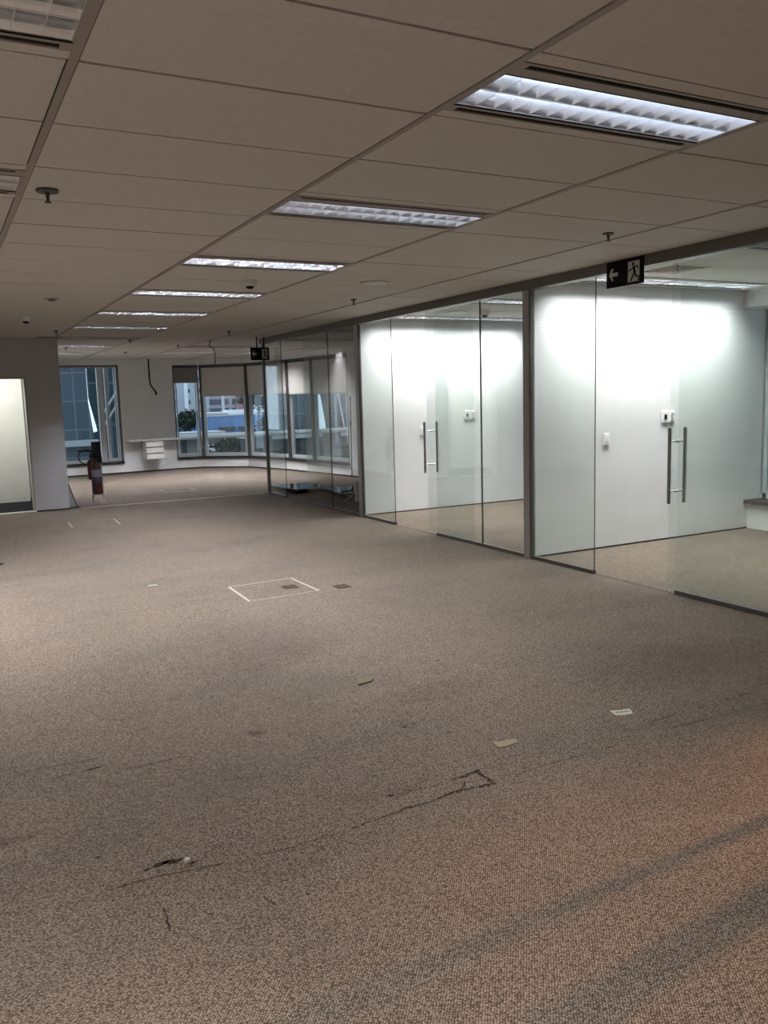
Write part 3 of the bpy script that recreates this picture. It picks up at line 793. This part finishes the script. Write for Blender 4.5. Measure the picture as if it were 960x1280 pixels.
# ================================================================ SHELF AND BOX ON THE FAR WALL
r = root('wall_shelf', (4.48, 20.00, 0.73), 'long white shelf on the far wall under the hanging cable', 'shelf', rz=0.14)
bx(-0.60, 0.60, -0.19, 0.105, 0, 0.04).build('board', M['cream'], r, bevel=0.004)
m = MB()
for x in (-0.5, 0.5): m.box(x-0.01, x+0.01, -0.10, 0.105, -0.02, 0.0); m.box(x-.01, x+.01, 0.0, .09, -0.04, -.02)
m.build('bracket', M['alu'], r)
bx(-0.42, -0.36, -0.1, -0.05, 0.04, 0.075).build('socket_box', M['white'], r)
r = root('drawer_unit', (4.46, 19.92, 0.30), 'white three-drawer unit hanging beneath the far wall shelf', 'drawer unit', rz=0.14)
bx(-0.205, 0.205, -0.10, 0.16, 0.0, 0.425).build('body', M['cream'], r)
for k in range(3):
    z = 0.008 + k*0.142
    dr = bx(-0.205, 0.205, -0.116-0.012*(2-k), -0.10, z, z+0.122).build('drawer', M['cream'], r, bevel=0.003)
    bx(-0.205, 0.205, -0.112, -0.101, z+0.122, z+0.14).build('finger_gap', M['gap'], dr)

# ================================================================ FIRE EXTINGUISHERS
r = root('fire_extinguisher', (2.24, 14.12, 0), 'red fire extinguisher with labels and black hose loop, on wire stand', 'fire extinguisher')
m = MB(); m.lathe([(0, 0.16), (0.07, 0.16), (0.08, 0.18), (0.08, 0.60), (0.072, 0.65), (0.05, 0.69), (0.03, 0.70), (0.03, 0.72), (0, 0.72)], seg=28); cy = m.build('cylinder', M['darkred'], r, smooth=True)
m = MB(); m.lathe([(0.0815, 0.44), (0.0815, 0.56)], seg=28); m.f = m.f[:-2]; m.mi = m.mi[:-2]; m.build('label', M['label'], cy)
m = MB(); m.lathe([(0.0812, 0.36), (0.0812, 0.43)], seg=28); m.f = m.f[:-2]; m.mi = m.mi[:-2]; m.build('label', M['label_blue'], cy)
m = MB(); m.lathe([(0, 0.72), (0.035, 0.72), (0.035, 0.78), (0.02, 0.80), (0, 0.80)], seg=14); m.box(-0.10, 0.03, -0.012, 0.012, 0.80, 0.815); m.box(-0.09, 0.02, -0.012, 0.012, 0.835, 0.85); m.build('valve', M['black'], r)
m = MB(); pts = [(-0.02, -0.03, 0.77)]
for i in range(15):
    a = math.radians(20 + 320*i/14); pts.append((-0.155 + 0.115*math.cos(a), -0.04, 0.77 + 0.115*math.sin(a)))
pts.append((-0.02, -0.05, 0.66)); m.tube(pts, 0.010, 8); m.tube([(-0.28, -0.04, 0.872), (-0.14, -0.04, 0.868), (0.0, -0.03, 0.84)], 0.014, 8); m.build('hose', M['rubber'], r, smooth=True)
m = MB(); m.lathe([(0, 0.66), (0.055, 0.66), (0.06, 0.70), (0.045, 0.94), (0.03, 0.98), (0, 0.98)], (0.04, 0.02, 0), 16); m.box(-0.05, 0.085, 0.0, 0.06, 0.70, 1.0); m.build('horn', M['rubber'], r, smooth=True)
m = MB()
for sx, sy in ((-1, -1), (1, -1), (-1, 1), (1, 1)): m.tube([(sx*0.075, sy*0.075, 0.17), (sx*0.10, sy*0.10, 0.0)], 0.006, 8)
ring = [(0.085*math.cos(i*math.pi/8), 0.085*math.sin(i*math.pi/8), 0.155) for i in range(17)]; m.tube(ring, 0.006, 8); m.build('stand', M['alu'], r)
r = root('fire_extinguisher', (2.255, 14.42, 0), 'second brighter red fire extinguisher half hidden behind the labelled one', 'fire extinguisher')
m = MB(); m.lathe([(0, 0.38), (0.055, 0.38), (0.065, 0.40), (0.065, 0.66), (0.045, 0.70), (0.02, 0.72), (0, 0.72)], (-0.045, 0, 0), 24); m.build('cylinder', M['red'], r, smooth=True)
m = MB(); m.lathe([(0, 0.72), (0.02, 0.72), (0.02, 0.80), (0, 0.80)], (-0.045, 0, 0), 12); m.box(-0.06, 0.04, -0.01, 0.01, 0.78, 0.80); m.build('valve', M['black'], r)
m = MB(); m.tube([(-0.045, 0.03, 0.0), (-0.045, 0.03, 0.40)], 0.012, 8); m.tube([(-0.045, 0.03, 0.0), (-0.045, -0.05, 0.0)], 0.008, 8); m.build('stand', M['alu_dark'], r)

# small wedge board by the corner
r = root('wedge_board', (1.76, 13.86, 0), 'small triangular pale board leaning at the foot of the white block', 'board')
m = MB(); m.prism([(0.0, 0, 0), (0.105, 0, 0), (0.0, 0, 0.38)], (0, 0.02, 0)); m.build('board', mat('grey_board', (0.30, 0.29, 0.27), 0.7), r)
m = MB(); m.prism([(0.105, -0.004, 0), (0.118, -0.004, 0), (0.008, -0.004, 0.385), (0.0, -0.004, 0.37)], (0, 0.03, 0)); m.build('edge', M['black'], r)

# ================================================================ TABLE PARTS ON THE FAR OFFICE FLOOR
def tabletop(x, y, rz, w_, d_, label):
    r = root('tabletop', (x, y, 0), label, 'tabletop', 'black glass tabletops lying on the floor', rz)
    bx(-w_/2, w_/2, -d_/2, d_/2, 0.03, 0.075).build('top', M['blackgloss'], r, bevel=0.004)
    m = MB()
    for sx in (-1, 1): m.box(sx*(w_/2-0.12)-0.04, sx*(w_/2-0.12)+0.04, -d_/2+0.08, d_/2-0.08, 0.0, 0.03)
    m.build('batten', M['rubber'], r)
    return r
tabletop(5.62, 13.75, 0.1, 0.74, 1.0, 'black glass tabletop on the floor, left one, behind the far glass')
tabletop(6.20, 12.60, -0.1, 1.0, 1.0, 'black glass tabletop on the floor, right one, behind the far glass')
r = root('table_base', (5.60, 11.62, 0), 'chrome crossed table base with one bright leg on far office floor', 'table base', rz=0.4)
for (a, b) in (((-0.22, 0, 0.01), (0.10, 0, 0.17)), ((0.10, 0.06, 0.01), (-0.20, 0.06, 0.17)), ((0.0, -0.05, 0.30), (-0.02, -0.09, 0.01))):
    m = MB(); m.tube([a, b], 0.013 if a[2] < 0.2 else 0.034, 10); m.build('leg', M['chrome'] if a[2] < .2 else M['white'], r, smooth=True)
m = MB(); m.tube([(-0.24, 0.03, 0.17), (0.12, 0.03, 0.17)], 0.014, 8); m.tube([(-0.02, -0.06, 0.24), (-0.02, 0.05, 0.17)], 0.012, 8); m.build('crossbar', M['black'], r)

# ================================================================ BITS ON THE FLOOR
def flat(name, pts, h, mt, label, cat, group=None, extra=None):
    cx = sum(p[0] for p in pts)/len(pts); cy_ = sum(p[1] for p in pts)/len(pts)
    m = MB(); m.prism([(p[0]-cx, p[1]-cy_, 0.0) for p in pts], (0, 0, h))
    o = m.build(name, mt); o.location = (cx, cy_, 0.0); return tag(o, label, cat, group)
flat('felt_pad', [(1.985, 4.150), (2.045, 4.128), (2.043, 4.105), (2.060, 4.095), (2.028, 4.063), (1.943, 4.053)], 0.010, M['foam'], 'small olive felt pad lying in the middle of the carpet', 'pad')
flat('tape_scrap', [(2.123, 3.030), (2.17, 3.018), (2.236, 3.010), (2.222, 2.972), (2.14, 2.962), (2.109, 2.970)], 0.004, M['tape_y'], 'yellowed tape scrap on the carpet above the torn seam', 'tape scrap')
wt = flat('tape_strip', [(2.837, 3.040), (2.88, 3.024), (2.938, 3.012), (2.925, 2.985), (2.906, 2.955), (2.86, 2.962), (2.819, 2.980)], 0.004, M['tape_w'], 'pale written tape strip on the carpet at right', 'tape strip')
m = MB()
for i in range(7):
    m.box(-0.04+i*0.011, -0.034+i*0.011, -0.006, 0.004+0.006*(i % 2), 0.0041, 0.0045)
s_ = m.build('scribble', M['skirt'], wt); s_.rotation_euler.z = -0.3
m = MB(); m.prism([(-0.012, -0.005, 0), (0.009, -0.008, 0), (0.012, 0.004, 0), (-0.003, 0.008, 0)], (0.002, 0.0, 0.008)); o = m.build('paper_crumb', M['tape_w']); o.location = (0.640, 2.762, 0.0); tag(o, 'tiny white crumb beside the dark carpet tear in front', 'crumb')
m = MB(); m.prism([(-0.04, -0.02, 0), (0.05, -0.02, 0), (0.045, 0.02, 0), (-0.03, 0.022, 0)], (0, 0, 0.008)); o = m.build('paper_scrap', M['tape_w']); o.location = (1.55, 7.335, 0.0); tag(o, 'small whitish scrap on carpet left of the marked square', 'scrap')
m = MB(); m.prism([(-0.09, -0.02, 0), (0.0, -0.02, 0), (0.03, 0.015, 0), (-0.09, 0.03, 0)], (0, 0, 0.012)); o = m.build('dark_offcut', M['rubber']); o.location = (0.47, 9.30, 0.0); tag(o, 'dark offcut on the carpet at the left photo edge', 'offcut')
def floor_cover(x, y, label):
    r = root('floor_box_cover', (x, y, 0), label, 'floor box cover', 'small square floor box covers', 0.0)
    bx(-0.062, 0.062, -0.066, 0.066, 0, 0.004).build('cover', M['brass'], r, bevel=0.002)
    bx(-0.022, 0.022, -0.012, 0.012, 0.004, 0.0055).build('flap', M['skirt'], r)
floor_cover(2.548, 6.60, 'small brown square floor cover inside the marked square')
floor_cover(2.925, 6.36, 'small brown square floor cover right of the marked square')
def outline(name, pts, wd, label, closed=True):
    m = MB(); n = len(pts)
    for i in range(n if closed else n-1):
        a, b = Vector((*pts[i], 0)), Vector((*pts[(i+1) % n], 0)); d = (b-a).normalized(); nrm = Vector((-d.y, d.x, 0))
        wdt = wd[i] if isinstance(wd, (list, tuple)) else wd
        m.obox((a+b)/2 + Vector((0, 0, 0.0015)), (b-a)/2, nrm*wdt/2, Vector((0, 0, 0.0014)))
    cx, cy_ = pts[0]; m.v = [(v[0]-cx, v[1]-cy_, v[2]) for v in m.v]
    o = m.build(name, M['glue']); o.location = (cx, cy_, 0); return tag(o, label, 'floor marking')
outline('floor_panel_outline', [(2.109, 6.901), (2.69, 6.925), (2.70, 6.335), (2.087, 6.295)], [0.014, 0.022, 0.006, 0.02], 'pale square outline on carpet round a brown floor cover')
outline('floor_panel_outline', [(1.48, 11.55), (1.50, 12.13), (2.10, 12.08), (2.075, 11.5)], 0.02, 'faint pale open outline on carpet before the fire extinguishers', closed=False)
outline('floor_panel_outline', [(3.55, 15.6), (4.1, 15.62), (4.11, 15.05), (3.55, 15.05)], 0.02, 'faint pale outline on the far floor beyond the floor strip')

# ================================================================ OUTSIDE
G = -7.0
M['ground'] = wall_mat('asphalt', (0.05, 0.054, 0.053), 0.08)
struct(bx(-80, 500, 24, 700, G-0.5, G).build('ground_outside', M['ground']))
def building(name, x0, x1, y0, y1, z1, mt, label, parts=(), z0=G, cat='building'):
    r = root(name, ((x0+x1)/2, y0, z0), label, cat)
    cx = (x0+x1)/2
    bx(x0-cx, x1-cx, 0, y1-y0, 0, z1-z0).build('facade', mt, r)
    rf = bx(x0-cx-.3, x1-cx+.3, -.3, y1-y0+.3, z1-z0, z1-z0+0.6).build('roof', mat('roof', (0.45, 0.47, 0.48), 0.7), r)
    for (nm, a, b, c, d, e, f, mm) in parts:
        bx(a-cx, b-cx, c-y0, d-y0, e-z0, f-z0).build(nm, mm, r)
    return r
pale = (0.42, 0.45, 0.50)
fA = facade_mat('tower_pale', (0.40, 0.43, 0.47), (0.05, 0.06, 0.09), 4.2, 3.6, 1.25)
building('apartment_tower', 68.0, 79.3, 270, 290, 40, fA, 'pale apartment tower with rows of small windows, beyond the leftmost blind',
         [('stair_strip', 71.2, 72.4, 269.6, 270, -7, 40, mat('tower_strip', (0.75, 0.78, 0.82), 0.6)), ('balcony', 76.6, 79.0, 269.2, 270, -3, 0, mat('tower_balcony', (0.3, 0.32, 0.36), 0.6))])
fB = facade_mat('block_floors', (0.42, 0.41, 0.45), (0.06, 0.075, 0.13), 9.0, 3.2, 0.6)
building('office_block', 85.6, 103.5, 300, 318, 17, fB, 'grey office block with dark floor bands seen under the broad blind',
         [('corner_column', 92.5, 93.6, 299.4, 300, -7, 17, mat('white_column', (0.75, 0.77, 0.8), 0.6)), ('red_wing', 97.8, 101.5, 299.2, 300, -7, 13, mat('pinkish_wing', (0.42, 0.26, 0.27), 0.7))])
fC = facade_mat('white_block', (0.78, 0.78, 0.78), (0.25, 0.27, 0.3), 5.0, 4.4, 1.4)
building('apartment_block', 97, 110, 268, 285, 10, fC, 'whitish apartment block behind the far end post')
hw = facade_mat('blue_cladding', (0.15, 0.29, 0.55), (0.10, 0.21, 0.42), 6.0, 8.0, 0.12)
building('blue_hall', 56, 90, 222, 250, -1.9, hw, 'long low blue hall with pale roof across the street',
         [('skylight', 70, 78, 221.5, 226, -1.9, -0.6, mat('skylight_white', (0.85, 0.9, 0.95), 0.4)), ('band', 56, 90, 221.8, 222, -2.2, -1.3, mat('pale_band', (0.62, 0.72, 0.80), 0.5)),
          ('dark_window', 67.5, 72, 221.7, 222, -6.1, -5.1, M['alu_dark']), ('dark_window', 72.8, 77, 221.7, 222, -6.1, -5.1, M['alu_dark'])])
building('shed', 44, 52, 168, 174, -4.9, wall_mat('shed_wall', (0.12, 0.125, 0.12), 0.3), 'low grey shed in front of the apartment tower')
wh = mat('slope_white', (0.93, 0.95, 0.97), 0.8)
def bright_slope(ra, rb, y0, y1, z0, z1, label):  # white slope added to catch the full sky and make a slit bright
    r = root('bright_slope', (ra*y0, y0, G), label, 'building', 'pale slopes added to brighten the slits outside')
    ox = ra*y0
    pts = [(ra*y0-ox, 0), (rb*y0-ox, 0), (rb*y1-ox, y1-y0), (ra*y1-ox, y1-y0)]; zs = [z0-G, z0-G, z1-G, z1-G]
    m = MB(); n = 4
    m.v = [(p[0], p[1], 0) for p in pts] + [(p[0], p[1], z-0.3) for p, z in zip(pts, zs)]
    m.f = [(0, 1, 2, 3), (4, 5, 6, 7)] + [(i, (i+1) % 4, (i+1) % 4+4, i+4) for i in range(4)]; m.mi = [0]*6
    m.build('wall', wh, r)
    m = MB(); m.v = [(p[0], p[1], z-0.29) for p, z in zip(pts, zs)] + [(p[0], p[1], z) for p, z in zip(pts, zs)]
    m.f = [(0, 1, 2, 3), (4, 5, 6, 7)] + [(i, (i+1) % 4, (i+1) % 4+4, i+4) for i in range(4)]; m.mi = [0]*6
    m.build('roof', wh, r)
bright_slope(0.145, 0.172, 115, 250, -5.0, 9.0, 'long pale slope added to brighten the slit of the left far window')
bright_slope(0.434, 0.452, 118, 215, -5.0, 8.0, 'long pale slope added to brighten the slit at the right far windows')
building('neighbour_building', 16, 26, -8, 14, 25, mat('dark_stone', (0.035, 0.05, 0.05), 0.6), 'dark building close outside the near office window')
# flyover
r = root('flyover', (25, 72, G), 'long beige flyover parapet crossing outside the far windows', 'flyover')
bx(-6.8, 24, 0, 6, 5.45, 5.66).build('deck', mat('concrete', (0.40, 0.39, 0.36), 0.8), r)
bx(-6.8, 24, -0.2, 0.1, 5.60, 5.82).build('parapet', mat('parapet', (0.5, 0.48, 0.44), 0.8), r)
for k in range(5): bx(-5+k*7-.5, -5+k*7+.5, 2, 4, 0, 5.45).build('pier', mat('concrete_pier', (0.3, 0.3, 0.28), 0.8), r)
# ground items below
def car(x, y, col, label):
    r = root('car', (x, y, G), label, 'car', 'parked cars outside', rz=random.uniform(-.4, .4))
    m = MB(); m.prism([(-2.1, 0, 0.35), (2.1, 0, 0.35), (2.1, 0, 0.8), (1.3, 0, 0.95), (0.7, 0, 1.4), (-1.2, 0, 1.42), (-1.9, 0, 0.95), (-2.1, 0, 0.85)], (0, 1.7, 0)); m.build('body', col, r)
    m = MB(); m.prism([(-1.6, -.01, 0.95), (1.15, -.01, 0.95), (0.65, -.01, 1.32), (-1.15, -.01, 1.32)], (0, 1.72, 0)); m.build('windows', M['blackgloss'], r)
    for wx_ in (-1.3, 1.3):
        m = MB(); m.lathe([(0, -0.02), (0.33, -0.02), (0.33, 1.72), (0, 1.72)], (wx_, 0, 0.33), 16, axis='y'); m.build('wheel', M['rubber'], r)
cc = [mat('car_white', (0.7, 0.7, 0.7), 0.3), mat('car_grey', (0.25, 0.26, 0.27), 0.3), mat('car_dark', (0.04, 0.04, 0.05), 0.3)]
for i, (x, y, c, lb) in enumerate([(42, 140, 0, 'white car parked outside, seen left under broad blind'), (47, 144, 1, 'grey car parked outside the broad window'), (52, 150, 0, 'white car parked outside, right part of broad window'),
                                   (37, 132, 2, 'dark car parked outside the leftmost narrow window'), (57, 148, 1, 'grey car parked outside near the end post'), (52, 160, 0, 'white car parked outside beyond the far glass')]):
    car(x, y, cc[c], lb)
def tree(x, y, h_, rad, label):
    r = root('tree', (x, y, G), label, 'tree', 'trees outside')
    m = MB(); m.tube([(0, 0, 0), (0.1, 0, h_*0.4), (0, 0.1, h_*0.7)], 0.18, 8); m.build('trunk', mat('bark', (0.05, 0.04, 0.03), 0.9), r)
    m = MB()
    for i in range(420):
        a, b = random.uniform(0, 2*math.pi), math.acos(random.uniform(-1, 1)); q = rad*random.uniform(0.55, 1.0)*(1+.25*math.sin(3*a))
        c = Vector((q*math.sin(b)*math.cos(a), q*math.sin(b)*math.sin(a), h_*0.68 + 0.7*q*math.cos(b)))
        u = Vector([random.uniform(-1, 1) for _ in range(3)]).normalized(); v = u.cross(Vector((0.3, 0.5, 0.8))).normalized(); s = rad*0.17
        m.quad(c-u*s, c-v*s*.6, c+u*s, c+v*s*.6)
    m.build('crown', M['leaf'], r)
M['leaf'] = mat('leaf', (0.035, 0.06, 0.045), 0.7)
for x, y, h_, rd, lb in [(50, 190, 6.5, 3.0, 'dark tree outside the leftmost narrow window, nearer one'), (56, 208, 7.5, 2.5, 'slim tree outside the leftmost narrow window, farther one'), (60, 156, 6.0, 4.0, 'round tree outside just behind the end post'),
                      (55, 140, 3.6, 3.0, 'low bushy tree outside the middle windows'), (46, 130, 3.0, 3.0, 'low tree under the flyover left of middle'), (66, 186, 15, 4.5, 'tall tree outside the panel right of end post'), (40, 126, 2.6, 2.6, 'low tree below the flyover seen in broad window'),
                      (69, 168, 10.5, 3.0, 'leafy tree beside the tall one outside far glass')]:
    tree(x, y, h_, rd, lb)
# dark glass tower beyond the right far panels, and its slanted neighbour
fD = facade_mat('dark_curtain_wall', (0.10, 0.14, 0.16), (0.03, 0.05, 0.06), 1.6, 3.4, 0.10, 0.15)
building('glass_tower', 36.6, 39.7, 92, 101, 30, fD, 'dark glass tower outside, left of the bright slit')
r = root('slanted_building', (46, 103, G), 'dark building with slanting edge right of the bright slit', 'building')
m = MB(); m.prism([(0.25, 0, 0), (9, 0, 0), (9, 0, 36), (-1.2, 0, 36), (-1.2, 0, 12.0), (0.05, 0, 3.6)], (4.5, 9, 0)); m.build('facade', fD, r)
m = MB(); m.tube([(0.8, -.4, 14), (2.5, -.4, 4.2)], 0.10, 8); m.tube([(2.3, -.4, 4.2), (5, -.4, 4.5)], 0.16, 8); m.build('brace', mat('white_brace', (0.8, 0.85, 0.88), 0.5), r)
building('podium', 30, 50, 84, 91, -2.45, mat('podium_wall', (0.04, 0.05, 0.05), 0.8), 'low dark podium under the two glass buildings')
# towers outside the left window
fE = facade_mat('blue_grey_facade', (0.11, 0.13, 0.15), (0.04, 0.06, 0.075), 0.9, 1.9, 0.05, 0.2)
r = root('office_tower', (8, 60, G), 'blue-grey glass office tower left of the slit in the left far window', 'building')
m = MB(); m.prism([(-4, 0, 0), (1.62, 0, 0), (1.52, 0, 6.6), (1.29, 0, 8.8), (1.29, 0, 40), (-4, 0, 40)], (0, 10, 0)); m.build('facade', fE, r)
m = MB(); m.box(-3, 1.7, -.6, 0, 5.9, 6.3); m.build('canopy', mat('grey_canopy', (0.3, 0.33, 0.35), 0.5), r)
r = root('office_tower', (13, 72, G), 'dark glass office tower right of the slit in the left far window', 'building')
m = MB(); m.prism([(-1.9, 0, 0), (1.8, 0, 0), (1.8, 0, 40), (-1.95, 0, 40), (-1.82, 0, 9.2), (-1.28, 0, 6.5), (-1.9, 0, 6.3)], (1.9, 9, 0)); m.build('facade', fD, r)
m = MB(); m.tube([(-.9, -.5, 6.8), (0.8, -.5, 9.4)], 0.09, 8); m.tube([(-.9, -.5, 7.8), (0.8, -.5, 10.4)], 0.09, 8); m.build('brace', M['alu_light'], r)
